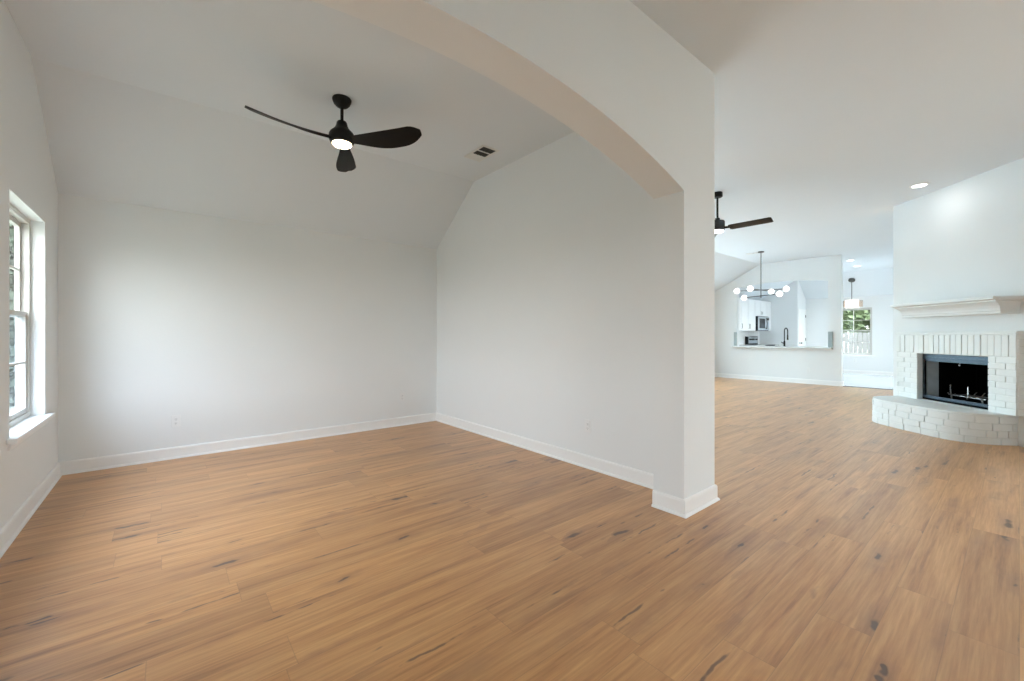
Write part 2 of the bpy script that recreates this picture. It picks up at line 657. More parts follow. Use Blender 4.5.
baseboard('baseboard_left', (XL, YA2), (XL, YB), (1, 0), 0, -1)
baseboard('baseboard_back', (XL, YB), (XR, YB), (0, -1), -1, -1)
baseboard('baseboard_right', (XR, YB), (XR, YA2), (-1, 0), -1, -1)
baseboard('baseboard_post_side', (2.675, YA2), (2.675, YA), (-1, 0), 0, 1)
baseboard('baseboard_post_front', (2.675, YA), (XRO, YA), (0, -1), 1, 1)
baseboard('baseboard_post_living', (XRO, YA), (XRO, YLB), (1, 0), 1, -1)
baseboard('baseboard_living', (XRO, YLB), (XP, YLB), (0, -1), -1, -1)
baseboard('baseboard_passthrough', (XP, YLB), (XP, 2.70), (-1, 0), -1, 1)
baseboard('baseboard_passthrough_end', (XP, 2.70), (XP + .14, 2.70), (0, -1), 1, 1)
baseboard('baseboard_far', (XF, YS), (XF, 4.64), (-1, 0), -1, 0)
baseboard('baseboard_left_entry', (XL, YF), (XL, YA), (1, 0), 0, 0)


# ------------------------------------------------------------------ windows
def sash_window(name, n, cx, cy, w, z0, z1, rz, depth, split=True, sill=True, screen=True, pane='pane'):
    """window in its own frame: x along the wall, +y into the room, y = 0 at the room face; frame sits at y = -depth"""
    root = thing(name, None, None, (cx, cy, 0), rz, kind='structure')
    h = w / 2
    y0, y1 = -depth - .07, -depth
    f = MB()
    fw = .035
    f.box(-h, y0, z0, -h + fw, y1, z1).box(h - fw, y0, z0, h, y1, z1)
    f.box(-h + fw, y0, z0, h - fw, y1, z0 + fw).box(-h + fw, y0, z1 - fw, h - fw, y1, z1)
    f.build('window_frame', 'vinyl', root)
    zm = z0 + (z1 - z0) * .515
    for k, (a, b, yo) in enumerate(((z0 + fw, zm + .02, -.012), (zm - .02, z1 - fw, -.042))):
        s = MB()
        sw = .034
        xa, xb = -h + fw, h - fw
        ya, yb = y1 + yo - .026, y1 + yo
        s.box(xa, ya, a, xa + sw, yb, b, bevel=.003).box(xb - sw, ya, a, xb, yb, b, bevel=.003)
        s.box(xa + sw, ya, a, xb - sw, yb, a + sw).box(xa + sw, ya, b - sw, xb - sw, yb, b)
        sash = s.build('sash', 'vinyl', root)
        zc = (a + b) / 2
        MB().box(xa + sw, (ya + yb) / 2 - .009, zc - .008, xb - sw, (ya + yb) / 2 + .009, zc + .008).box(-.008, (ya + yb) / 2 - .009, a + sw, .008, (ya + yb) / 2 + .009, b - sw).build('muntin', 'vinyl', sash)
        MB().box(xa + sw, (ya + yb) / 2 - .002, a + sw, xb - sw, (ya + yb) / 2 + .002, b - sw).build('pane', 'pane_screen' if (k == 0 and screen) else pane, sash)
    if sill:
        s = MB()
        s.box(-h, -depth - .01, z0 - .028, h, .001, z0 + .002)
        s.box(-h - .075, .001, z0 - .028, h + .075, .045, z0 + .002, bevel=.006)
        s.build('window_sill', 'sill', root)
        MB().prism([(.0005, z0 - .075), (.008, z0 - .072), (.013, z0 - .06), (.013, z0 - .028), (.0005, z0 - .028)], 'x', -h - .03, h + .03).build('apron', 'sill', root)
    return root


sash_window('window_1', 1, XL, (3.835 + 4.79) / 2, .955, WZ0, WZ1, -math.pi / 2, .075)
sash_window('window_2', 2, XL, (2.42 + 3.375) / 2, .955, WZ0, WZ1, -math.pi / 2, .075, screen=False)
for i, (a, b, c, d) in enumerate(WIN_LIV):
    sash_window('window_%d' % (3 + i), 3 + i, (a + b) / 2, YLB, b - a, c, d, math.pi, .05, screen=False, pane='pane_cool')
sash_window('window_6', 6, XF, (2.90 + 3.86) / 2, .96, .59, WZ1, math.pi / 2, .07, screen=False)
a, b, c, d = WIN_FRONT[0]
sash_window('window_7', 7, (a + b) / 2, YF, b - a, c, d, 0, .05, screen=False)
# sliding glass door of the nook
pd = thing('door_1', None, None, (14.6, YS, 0), 0, kind='structure')
PH = .9
fr = MB()
fr.box(-PH, -.11, 0, -(PH - .05), -.02, 2.1).box((PH - .05), -.11, 0, PH, -.02, 2.1).box(-(PH - .05), -.11, 2.05, (PH - .05), -.02, 2.1).box(-(PH - .05), -.11, 0, (PH - .05), -.02, .03)
fr.build('door_frame', 'trim', pd)
for s_, yy in ((-1, -.08), (1, -.05)):
    q = MB()
    xa, xb = (-(PH - .05), .03) if s_ < 0 else (-.03, PH - .05)
    q.box(xa, yy - .015, .03, xa + .07, yy + .015, 2.05).box(xb - .07, yy - .015, .03, xb, yy + .015, 2.05)
    q.box(xa + .07, yy - .015, .03, xb - .07, yy + .015, .12).box(xa + .07, yy - .015, 1.97, xb - .07, yy + .015, 2.05)
    leaf_ = q.build('door_leaf', 'trim', pd)
    MB().box(xa + .07, yy - .003, .12, xb - .07, yy + .003, 1.97).build('pane', 'pane', leaf_)
# pantry door
pdr = thing('door_2', None, None, (16.43, 4.64, 0), 0, kind='structure')
MB().box(-.40, -.018, 0, -.33, .0, 2.09).box(.33, -.018, 0, .40, 0, 2.09).box(-.33, -.018, 2.03, .33, 0, 2.09).build('door_casing', 'trim', pdr)
q = MB().box(-.33, -.012, .01, .33, -.001, 2.03)
for za, zb in ((.2, .92), (1.06, 1.9)):
    for xa, xb in ((-.25, -.03), (.03, .25)):
        q.box(xa, -.016, za, xb, -.011, zb, bevel=.002)
dl = q.build('door_leaf', 'trim', pdr)
MB().lathe([(.028, 0), (.028, .006), (.012, .01), (.012, .035), (.026, .045), (.03, .06), (.022, .072), (.004, .075)], 16, (-.27, -.012, .96), Matrix.Rotation(math.pi / 2, 4, 'X')).build('door_knob', 'black', dl, True)
for z in (.2, 1.08, 1.86):
    MB().box(.315, -.024, z - .045, .338, -.010, z + .045, bevel=.003).build('hinge', 'black', pdr)


# ------------------------------------------------------------------ dining room ceiling fan
def blade_mb(r0, r1, chord, pitch, ang, z, bulge=True):
    """paddle blade along direction ang; the counter-clockwise edge hangs lower"""
    u = Vector((math.cos(ang), math.sin(ang), 0))
    v = Vector((-math.sin(ang), math.cos(ang), 0))
    rings = []
    n = 22
    for i in range(n + 1):
        t = i / n
        r = r0 + (r1 - r0) * t
        if bulge:
            wl = chord * (.26 + .22 * math.sin(min(t * 1.5, 1) * math.pi / 2))
            wt = chord * (.16 + .42 * math.sin(min(t / .62, 1) * math.pi / 2) ** 1.3)
            if t > .72:
                q_ = (t - .72) / .28
                wt *= 1 - .62 * q_ ** 2
            if t > .84:
                q_ = (t - .84) / .16
                wl *= 1 - .62 * q_ ** 2.4
                wt *= 1 - .25 * q_ ** 3
            p = pitch * (1.25 - .4 * t)
            zz = z + .018 * math.sin(t * math.pi) * -1 + .012 * t
            th = .010 - .005 * t
        else:
            wl = wt = chord / 2 * (1 if .03 < t < .985 else .86)
            p = pitch
            zz = z
            th = .005
        ring = []
        for s_, o in ((-1, 0), (-.6, 1), (0, 1.25), (.6, 1), (1, 0), (.6, -.8), (0, -1), (-.6, -.8)):
            w = (wl if s_ < 0 else wt) * s_
            camber = .010 * (1 - s_ * s_) if bulge else 0
            pos = u * r + v * (w * math.cos(p)) + Vector((0, 0, -w * math.sin(p) + camber + o * th))
            ring.append(pos + Vector((0, 0, zz)))
        rings.append(ring)
    return MB().loft(rings)


FX, FY = 1.106, 3.517
fan = thing('ceiling_fan', 'black three-blade propeller ceiling fan with glowing warm light in the arched room', 'ceiling fan', (FX, FY, HC), 0)
MB().lathe([(.070, 0), (.074, -.008), (.072, -.022), (.062, -.045), (.044, -.064), (.024, -.074), (.016, -.076)], 40).build('canopy', 'black', fan, True)
MB().lathe([(.0125, -.07), (.0125, -.21)], 20).build('downrod', 'black', fan, True)
MB().lathe([(.014, -0.184), (.034, -0.188), (.040, -0.198), (.044, -0.216), (.052, -0.238), (.068, -0.259), (.088, -0.278), (.098, -0.296), (.101, -0.321), (.099, -0.338), (.094, -0.350), (.088, -0.362), (.076, -0.368)], 48).build('motor_housing', 'black', fan, True)
MB().lathe([(.074, -0.366), (.074, -0.373), (.066, -0.382), (.045, -0.390), (.020, -0.394), (.004, -0.395)], 40).build('light_lens', 'warm_lamp', fan, True)
for k, deg in enumerate((-11, 107, 226)):
    # deg is measured from the picture's right-hand direction, counter-clockwise seen from above
    ang = math.radians(deg) - YAW
    blade_mb(.085, .682, .165, math.radians(24), ang, -.350).build('blade', 'blade', fan, True)

# living room ceiling fan
F2 = (5.75, 2.60)
fan2 = thing('ceiling_fan', 'charcoal ceiling fan with straight blade and white light, half hidden by the arch post', 'ceiling fan', (F2[0], F2[1], HC), 0)
MB().lathe([(.062, 0), (.064, -.01), (.064, -.055), (.056, -.064), (.02, -.068)], 32).build('canopy', 'black', fan2, True)
MB().lathe([(.013, -.06), (.013, -.37)], 16).build('downrod', 'black', fan2, True)
MB().lathe([(.02, -.34), (.03, -.345), (.032, -.375), (.085, -.385), (.092, -.40), (.092, -.50), (.086, -.512), (.07, -.515)], 36).build('motor_housing', 'fan_grey', fan2, True)
MB().lathe([(.074, -.512), (.074, -.526), (.066, -.536), (.01, -.54)], 32).build('light_lens', 'cool_lamp', fan2, True)
for k in range(3):
    ang = math.radians(-47.5 + 120 * k) - YAW
    b_ = blade_mb(.15, .655, .125, math.radians(20), ang, -.495, False).build('blade', 'fan_grey', fan2)
    u = Vector((math.cos(ang), math.sin(ang), 0))
    MB().tube([u * .075 + Vector((0, 0, -.485)), u * .13 + Vector((0, 0, -.49)), u * .2 + Vector((0, 0, -.489))], [.016, .014, .012], 8).build('blade_arm', 'black', b_, True)


# ------------------------------------------------------------------ ceiling vents and recessed lights
def register(loc, lx, ly, label, dark=True):
    v = thing('ceiling_vent', label, 'vent', loc)
    f = MB()
    e = .024
    z0, z1 = -.009, -.0005
    f.box(-lx / 2, -ly / 2, z0, lx / 2, -ly / 2 + e, z1, bevel=.003).box(-lx / 2, ly / 2 - e, z0, lx / 2, ly / 2, z1, bevel=.003)
    f.box(-lx / 2, -ly / 2 + e, z0, -lx / 2 + e, ly / 2 - e, z1, bevel=.003).box(lx / 2 - e, -ly / 2 + e, z0, lx / 2, ly / 2 - e, z1, bevel=.003)
    L = ly - 2 * e
    for k in (1, 2):
        y = -ly / 2 + e + L * k / 3
        f.box(-lx / 2 + e, y - .007, z0, lx / 2 - e, y + .007, z1)
    f.build('frame', 'vent_white', v)
    MB().box(-lx / 2 + e, -ly / 2 + e, -.0025, lx / 2 - e, ly / 2 - e, -.0008).build('duct_opening', 'vent_dark', v)
    for k in range(3):
        sl = MB()
        ya = -ly / 2 + e + L * k / 3 + .008
        yb = ya + L / 3 - .016
        if k == 2:
            m_ = 7
            for j in range(m_):
                y = ya + (yb - ya) * (j + .5) / m_
                sl.box(-lx / 2 + e, -.0095, -.0006, lx / 2 - e, .0095, .0006, Matrix.Translation((0, y, -.0065)) @ Matrix.Rotation(math.radians(-22), 4, 'X'))
        else:
            for j in range(4):
                x = -lx / 2 + e + (lx - 2 * e) * (j + .5) / 4
                sl.box(-.0035, ya, -.0004, .0035, yb, .0004, Matrix.Translation((x, 0, -.005)) @ Matrix.Rotation(math.radians(50), 4, 'Y'))
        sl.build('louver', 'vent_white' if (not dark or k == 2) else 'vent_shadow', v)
    return v


register((2.575, 3.63, HC), .21, .36, 'white ceiling register with two dark louver banks beside the black propeller fan')
register((10.6, 3.97, HC), .16, .26, 'small white ceiling register close to the branching chandelier canopy', dark=False)


def downlight(loc, label, power, normal=(0, 0, -1)):
    t = thing('recessed_light', label, 'ceiling light', loc, group='recessed ceiling lights')
    MB().lathe([(.072, -.0005), (.095, -.0005), (.093, -.006), (.078, -.008), (.072, -.006), (.072, -.0005)], 36, cap=False).build('trim_ring', 'trim', t, True)
    MB().lathe([(.074, -.001), (.074, -.005), (.004, -.0055)], 36).build('lens', 'cool_lamp', t, True)
    a_ = area('recessed_lamp', (loc[0], loc[1], loc[2] - .012), (0, 0, -1), .14, .14, power, (1, .99, .96), shape='DISK')
    a_.parent = t
    a_.location = (0, 0, -.012)
    return t


downlight((7.47, .82, HC), 'round recessed ceiling light in front of the white chimney wall', .3)
downlight((13.57, 2.77, HC), 'recessed ceiling light beyond the pass-through wall, the left one of the far pair', 1)
downlight((14.8, 2.87, HC), 'recessed ceiling light beyond the pass-through wall, the right and farther one of the pair', 1)

# ------------------------------------------------------------------ chandelier in front of the pass-through
ch = thing('chandelier', 'slim metal chandelier with crossed bars and white globes before the kitchen pass-through', 'chandelier', (10.54, 3.78, HC))
MB().lathe([(.062, 0), (.065, -.006), (.065, -.022), (.058, -.027), (.01, -.03)], 32).build('canopy', 'nickel', ch, True)
MB().lathe([(.009, -.025), (.009, -1.035), (.014, -1.04), (.014, -1.055), (.004, -1.06)], 16).build('stem', 'nickel', ch, True)
for deg, z, hl in ((-29, -.885, .43), (34, -.885, .43), (-75, -1.02, .43)):
    ang = math.radians(deg) - YAW
    u = Vector((math.cos(ang), math.sin(ang), 0))
    bar = MB().tube([u * -hl + Vector((0, 0, z)), Vector((0, 0, z)), u * hl + Vector((0, 0, z))], .009, 10).build('arm', 'nickel', ch, True)
    for s_ in (-1, 1):
        p = u * (s_ * (hl + .055)) + Vector((0, 0, z))
        c0 = u * (s_ * (hl - .03)) + Vector((0, 0, z))
        MB().tube([c0, u * (s_ * (hl + .006)) + Vector((0, 0, z))], [.012, .02], 12).build('lamp_socket', 'nickel', ch, True)
        MB().sphere(p, .062).build('globe', 'globe', ch, True)

# pendant in the nook, hanging from the sloped ceiling
PX, PYY = 16.2, 3.27
pz = HC - fs * (PX - XFK)
pn = thing('pendant_lamp', 'drum pendant lamp with sheer outer shade in front of the far window', 'pendant lamp', (PX, PYY, pz))
MB().lathe([(.085, -.0), (.085, -.03), (.075, -.04), (.015, -.05)], 28, mat=Matrix.Rotation(math.atan(fs), 4, 'Y')).build('canopy', 'nickel', pn, True)
zt = 2.33 - pz
MB().lathe([(.010, -.03), (.010, zt - .02)], 10).build('cord', 'nickel', pn, True)
sh = MB()
seg = 40
for r0, r1 in ((.265, .262),):
    ro = [[sh.b.verts.new((r * math.cos(2 * math.pi * k / seg), r * math.sin(2 * math.pi * k / seg), z)) for k in range(seg)] for r, z in ((r0, zt - .06), (r0, zt - .25), (r1, zt - .25), (r1, zt - .06))]
    for i in range(4):
        for k in range(seg):
            sh.b.faces.new((ro[i][k], ro[i][(k + 1) % seg], ro[(i + 1) % 4][(k + 1) % seg], ro[(i + 1) % 4][k]))
sh.build('outer_shade', 'organza', pn, True, label='sheer translucent outer shade')
MB().lathe([(.165, zt - .03), (.17, zt - .035), (.17, zt - .27), (.165, zt - .275), (.004, zt - .272)], 40).build('inner_shade', 'drum', pn, True, label='glowing white inner drum')
MB().tube([(-.264, 0, zt - .06), (.264, 0, zt - .06)], .004, 6).tube([(0, -.264, zt - .06), (0, .264, zt - .06)], .004, 6).tube([(0, 0, zt - .03), (0, 0, zt - .06)], .012, 8).build('spider', 'nickel', pn)


# ------------------------------------------------------------------ outlets
def outlet_parts(root):
    MB().box(-.035, 0, -.0575, .035, .005, .0575, bevel=.002).build('cover_plate', 'plastic', root)
    for dz in (-.020, .020):
        f = MB().lathe([(.0165, .0045), (.0165, .0075), (.014, .008)], 20, (0, 0, dz), Matrix.Rotation(-math.pi / 2, 4, 'X')).build('receptacle', 'plastic', root)
        MB().box(-.0075, .0072, dz - .004, -.0050, .0083, dz + .006).box(.0050, .0072, dz - .004, .0075, .0083, dz + .006).box(-.002, .0072, dz - .011, .002, .0083, dz - .007).build('slot', 'slot', f)


OUT = [((.076, YB, .366), math.pi, 'white wall outlet on the back wall, the one nearer the window'),
       ((2.454, YB, .38), math.pi, 'white wall outlet on the back wall, near the right-hand corner'),
       ((XR, 2.515, .381), math.pi / 2, 'white wall outlet on the bright side wall left of the arch post'),
       ((XP, 3.37, .34), math.pi / 2, 'white wall outlet below the kitchen pass-through counter'),
       ((XF, 3.32, .42), math.pi / 2, 'white wall outlet under the far window of the tiled nook')]
first = thing('wall_outlet', OUT[0][2], 'outlet', OUT[0][0], OUT[0][1], group='wall outlets')
outlet_parts(first)
bpy.context.view_layer.update()
for l, r, lab in OUT[1:]:
    copy_thing(first, l, r, lab)

# ------------------------------------------------------------------ corner fireplace
fp = thing('fireplace', 'white painted brick corner fireplace with raised curved hearth and white mantel', 'fireplace', FLOC, math.radians(45))
rng = random.Random(4)
BX0, BX1, BT = -.79, .80, 1.245


def bricks_face(mb, x0, x1, z0, z1, ymat, bl=.2, bh=.0685, gap=.006, phase=0, proud=.012):
    """running-bond bricks on the plane y = 0 .. proud, in ymat's frame"""
    rows = max(1, round((z1 - z0) / (bh + gap)))
    rh = (z1 - z0) / rows
    for r in range(rows):
        x = x0 - (((r + phase) % 2) * .5) * (bl + gap)
        while x < x1 - .004:
            a, b = max(x, x0) + gap / 2, min(x + bl + gap, x1) - gap / 2
            if b - a > .012:
                o = rng.uniform(-.0015, .0015)
                mb.box(a, -.02, z0 + r * rh + gap / 2 + rng.uniform(-.001, .001), b, proud + o, z0 + (r + 1) * rh - gap / 2, ymat @ Matrix.Translation((0, 0, 0)) @ Matrix.Rotation(rng.uniform(-.006, .006), 4, 'Z'), bevel=.0045)
            x += bl + gap


# backing mass (mortar) of the surround, around the opening
back = MB()
yb0, yb1 = WY + .0005, -.0045
ZB = .335
SC = .972                      # underside of the soldier course
back.box(BX0 + .006, yb0, ZB, OX0 - .006, yb1, BT).box(OX1 + .006, yb0, ZB, BX1 - .006, yb1, BT)
back.box(OX0 - .006, yb0, OZ1 + .004, OX1 + .006, yb1, BT).box(OX0 - .006, yb0, ZB - .001, OX1 + .006, yb1, OZ0 - .004)
back.build('mortar', 'mortar', fp)
sur = MB()
I = Matrix.Translation((0, -.0125, 0))
bricks_face(sur, BX0, OX0, ZB, SC, I, bl=.205)
bricks_face(sur, OX1, BX1, ZB, SC, I, bl=.205, phase=1)
# soldier course
nb = 21
for k in range(nb):
    a = BX0 + (BX1 - BX0) * k / nb
    b = BX0 + (BX1 - BX0) * (k + 1) / nb
    o = rng.uniform(-.004, .004)
    sur.box(a + .004, -.035, SC + .004 + rng.uniform(0, .002), b - .004, o + .001, BT - .028 + rng.uniform(-.003, .003), bevel=.005)
# brick returns on both flanks and in the reveal of the opening
for sx, xx in ((-1, BX0), (1, BX1)):
    rows = 9
    for r in range(12):
        z = ZB + r * .0755
        if z + .07 > BT:
            break
        if sx < 0:
            sur.box(xx - .001, WY + .002, z + .004, xx + .03, -.016 + rng.uniform(-.002, .002), z + .0715, bevel=.004)
        else:
            sur.box(xx - .03, WY + .002, z + .004, xx + .001, -.016 + rng.uniform(-.002, .002), z + .0715, bevel=.004)
for xx, s_ in ((OX0, -1), (OX1, 1)):
    for r in range(8):
        z = OZ0 + r * .077
        xa, xb = (xx - .03, xx + .001) if s_ < 0 else (xx - .001, xx + .03)
        sur.box(xa, WY - .02, z + .003, xb, -.014, min(z + .074, OZ1), bevel=.003)
sur.build('brick_surround', 'brick', fp)
MB().box(BX0 - .006, WY + .0005, BT - .026, BX1 + .006, .010, BT + .004, bevel=.005).box(BX0 + .012, WY + .0005, BT + .004, BX1 - .012, -.02, BT + .016, bevel=.004).build('ledge', 'brick', fp)

# raised hearth with a bowed front
HP = [(.79, WY + .001), (.785, .06), (.76, .20), (.715, .33), (.64, .44), (.51, .52), (.38, .54), (.25, .54), (.12, .533), (0, .523), (-.10, .511), (-.20, .497), (-.30, .482), (-.40, .462), (-.49, .432), (-.56, .395), (-.625, .34), (-.675, .27), (-.705, .18), (-.72, .06), (-.722, WY + .001)]


def chaikin(P):
    out = [P[0]]
    for a_, b_ in zip(P[:-1], P[1:]):
        out += [(a_[0] * .75 + b_[0] * .25, a_[1] * .75 + b_[1] * .25), (a_[0] * .25 + b_[0] * .75, a_[1] * .25 + b_[1] * .75)]
    return out + [P[-1]]


HP = chaikin(chaikin(HP))


def inset(P, d):
    """shrink the bowed outline by d without moving its back edge"""
    out = []
    for i, p in enumerate(P):
        q0 = Vector(P[max(0, i - 1)])
        q1 = Vector(P[min(len(P) - 1, i + 1)])
        t = (q1 - q0).normalized()
        nrm = Vector((t.y, -t.x))
        v = Vector(p) + nrm * d
        out.append((v.x, p[1] if i in (0, len(P) - 1) else v.y))
    return out


# direction check: outline runs left -> right with y up, so (t.y, -t.x) points inwards or outwards; pick inwards
test = inset(HP, .01)
sgn = 1 if test[len(HP) // 2][1] < HP[len(HP) // 2][1] else -1
core_ = inset(HP, sgn * .009)
MB().prism([(x, y) for x, y in core_], 'z', .0, .322).build('mortar', 'mortar', fp)
# resample the outline by length
cum = [0]
for i in range(1, len(HP)):
    cum.append(cum[-1] + (Vector(HP[i]) - Vector(HP[i - 1])).length)


def at_len(s):
    s = max(0, min(cum[-1], s))
    for i in range(1, len(HP)):
        if s <= cum[i]:
            f = (s - cum[i - 1]) / (cum[i] - cum[i - 1])
            p = Vector(HP[i - 1]).lerp(Vector(HP[i]), f)
            return p
    return Vector(HP[-1])


hb = MB()
courses = [(.0, .078), (.078, .156), (.156, .234), (.234, .312)]
for r, (za, zb) in enumerate(courses):
    s = -(r % 2) * .105
    k = 0
    while s < cum[-1] - .02:
        bl = rng.choice((.205, .205, .19, .215, .10))
        e = s + bl
        a, b = max(0, s), min(cum[-1], e)
        if b - a > .02:
            o = rng.uniform(-.003, .003)
            outer, inner = [], []
            for j in range(6):
                t = a + .004 + (b - a - .008) * j / 5
                p = at_len(t)
                d = (at_len(t + .03) - at_len(t - .03)).normalized()
                nn = Vector((-d.y, d.x))
                if nn.dot(p - Vector((.03, -.1))) < 0:
                    nn = -nn
                outer.append(tuple(p + nn * (o + .001)))
                inner.append(tuple(p - nn * .04))
            b2 = MB()
            b2.prism(outer + inner[::-1], 'z', za + (.0035 if r else 0), zb - .0035)
            bmesh.ops.recalc_face_normals(b2.b, faces=b2.b.faces)
            es = [e_ for e_ in b2.b.edges if e_.calc_face_angle(0) > 1.0]
            bmesh.ops.bevel(b2.b, geom=es, offset=.004, segments=2, affect='EDGES', profile=.6)
            tmp = bpy.data.meshes.new('tmp')
            b2.b.to_mesh(tmp)
            b2.b.free()
            hb.b.from_mesh(tmp)
            bpy.data.meshes.remove(tmp)
        s = e
hb.build('hearth_bricks', 'brick', fp)
cap = MB()
capi = inset(HP, sgn * .004)
cap.prism(capi, 'z', .314, .335)
es = [e for e in cap.b.edges if all(abs(v.co.z - .335) < 1e-4 for v in e.verts)]
bmesh.ops.bevel(cap.b, geom=es, offset=.005, segments=2, affect='EDGES')
cap.build('hearth_top', 'brick', fp)

# mantel: one moulding wrapped round three sides
MP = [(0, 1.452), (.180, 1.452), (.190, 1.458), (.190, 1.470), (.183, 1.476), (.190, 1.486), (.194, 1.512), (.206, 1.542), (.226, 1.564), (.252, 1.580), (.268, 1.585), (.268, 1.598), (.284, 1.604), (.318, 1.611), (.318, 1.636), (.312, 1.640), (0, 1.640)]
ML, MR = .555, -.700
rings = []
for mode in range(4):
    ring = []
    for o, z in MP:
        y = WY + .0005 + o
        side = max(0, (o - .12)) * .45 if o else 0
        if mode == 0:
            ring.append((ML + side * .5, WY + .0005, z))
        elif mode == 1:
            ring.append((ML + side * .5, y, z))
        elif mode == 2:
            ring.append((MR - side, y, z))
        else:
            ring.append((MR - side, WY + .0005, z))
    rings.append(ring)
MB().loft(rings).build('mantel', 'mantel', fp)

# metal firebox set behind the brick
fb = MB()
fy0, fy1 = WY - .60, WY + .022
w0, w1 = OX0 + .012, OX1 - .006
fb.box(w0, fy0, OZ0, w1, fy0 + .01, OZ1)
fb.box(w0 - .01, fy0, OZ0, w0, fy1, OZ1)
fb.box(w0, fy0, OZ1 - .005, w1, fy1, OZ1 + .004)
fb.box(w0, fy0, OZ0 - .008, w1, fy1, OZ0 + .02)
box_ = fb.build('firebox', 'soot_shade', fp)
MB().box(w1, fy0, OZ0, w1 + .004, fy1, OZ1).build('side_panel', 'soot_shade', box_)
MB().prism([(w1 - .001, fy1 - .035), (w1 - .022, fy1 - .045), (w1 - .040, fy1 - .165), (w1 - .001, fy1 - .165)], 'z', OZ0 + .02, OZ1 - .06).build('refractory_panel', 'panel_lit', box_, label='front edge of the side panel, painted pale as if lit')  # light near the opening is painted in as this pale strip
MB().prism([(w1 - .001, fy1 - .166), (w1 - .036, fy1 - .166), (w1 - .06, fy0 + .012), (w1 - .001, fy0 + .012)], 'z', OZ0 + .02, OZ1 - .06).build('refractory_panel', 'soot_shade', box_)  # rest of the panel: soot black with the recess shade painted in
MB().prism([(w0 + .002, fy1 - .09), (w0 + .03, fy1 - .12), (w0 + .17, fy0 + .012), (w0 + .002, fy0 + .012)], 'z', OZ0 + .02, OZ1 - .06).build('refractory_panel', 'soot_shade', box_)
hood = MB().box(w0, fy1 - .02, OZ1 - .075, w1, fy1, OZ1 - .006, bevel=.003)
hood.box(w0, fy1 - .004, OZ1 - .052, w1, fy1 + .006, OZ1 - .040, bevel=.002).box(w0, fy1 - .05, OZ1 - .10, w1, fy1 - .012, OZ1 - .075, bevel=.003)
hood.build('hood', 'steel_dark', box_)
sil = MB().box(w0, fy1 - .03, OZ0 + .018, w1, fy1, OZ0 + .055, bevel=.003).box(w0, fy1 - .004, OZ0 + .03, w1, fy1 + .006, OZ0 + .04, bevel=.002)
sil.build('louver', 'steel_dark', box_)
for xa, xb in ((w0, w0 + .02), (w1 - .03, w1)):
    MB().box(xa, fy1 - .02, OZ0 + .055, xb, fy1, OZ1 - .075).build('side_frame', 'oven_black', box_)
MB().tube([(.03, fy1 - .10, OZ1 - .08), (.03, fy1 - .10, OZ1 - .125)], .004, 8).sphere((.03, fy1 - .10, OZ1 - .13), .014).build('damper_handle', 'chrome', box_)

# grate standing in the firebox
gz = OZ0 + .020
gloc = FM @ Vector((.055, WY - .27, gz))
gr = thing('fire_grate', 'low iron log grate standing inside the dark firebox', 'fire grate', gloc, math.radians(45))
bars = MB()
for x in (-.20, -.10, 0, .10, .20):
    bars.tube([(x, -.12, .11), (x, -.08, .065), (x, .10, .065), (x, .13, .075), (x, .14, .09)], .006, 6)
bars.build('bars', 'iron', gr)
MB().box(-.24, .085, .055, .24, .097, .067).build('front_rail', 'chrome', gr)
MB().box(-.24, -.10, .055, .24, -.088, .067).build('rear_rail', 'iron', gr)
for x in (-.20, .20):
    MB().box(x - .006, .085, .0, x + .006, .097, .055).build('leg', 'iron', gr)
    MB().box(x - .006, -.10, .0, x + .006, -.088, .055).build('leg', 'iron', gr)
for x in (.20, -.035):
    MB().box(x - .006, .098, .055, x + .006, .110, .195).build('upright', 'chrome', gr)


# ------------------------------------------------------------------ kitchen behind the pass-through
ct = thing('bar_counter', 'pale stone bar counter in the kitchen pass-through, black faucet standing on it', 'counter', (XP, 4.0, PZ))
q = MB()
q.box(-.16, -1.14, 0, -.0005, 1.14, .04, bevel=.006)
q.box(-.0005, PY0 - 4.0 + .001, 0.0005, .1405, PY1 - 4.0 - .001, .04)
q.box(.1405, -1.2, 0, .75, 1.2, .04, bevel=.004)
q.build('slab', 'quartz', ct)
for y0, y1, lab in ((2.86, 2.955, 'narrow grey upright slab at the right end of the pass-through counter'), (5.065, 5.14, 'narrow grey upright slab at the left end of the pass-through counter')):
    sp_t = MB().box(-.028, y0 - (y0 + y1) / 2, 0, -.0008, (y1 - y0) / 2, .385, bevel=.004).build('side_splash', 'splash')
    sp_t.location = (XP, (y0 + y1) / 2, PZ + .04)
    sp_t['label'] = lab
    sp_t['category'] = 'splash panel'
    sp_t['group'] = 'upright slabs on the bar counter'

fc = thing('faucet', 'black gooseneck faucet on the pass-through counter', 'faucet', (12.86, 4.036, PZ + .04))
R2 = Vector((.93, -.36, 0))
MB().lathe([(.03, 0), (.03, .008), (.022, .014), (.022, .13), (.018, .14)], 20).build('body', 'black', fc, True)
pts = [Vector((0, 0, .13)), Vector((0, 0, .25)), Vector((0, 0, .40))]
for k in range(1, 13):
    a_ = math.pi * k / 12
    pts.append(R2 * (.06 * (1 - math.cos(a_))) + Vector((0, 0, .40 + .09 * math.sin(a_))))
pts.append(R2 * .12 + Vector((0, 0, .30)))
MB().tube(pts, .013, 10).build('spout', 'black', fc, True)
MB().tube([R2 * .12 + Vector((0, 0, .30)), R2 * .12 + Vector((0, 0, .20)), R2 * .12 + Vector((0, 0, .17))], [.017, .018, .021], 12).build('spray_head', 'black', fc, True)
MB().tube([R2 * -.01 + Vector((0, 0, .085)), R2 * -.06 + Vector((0, 0, .09)), R2 * -.115 + Vector((0, 0, .115))], [.017, .014, .010], 10).build('lever', 'black', fc, True)


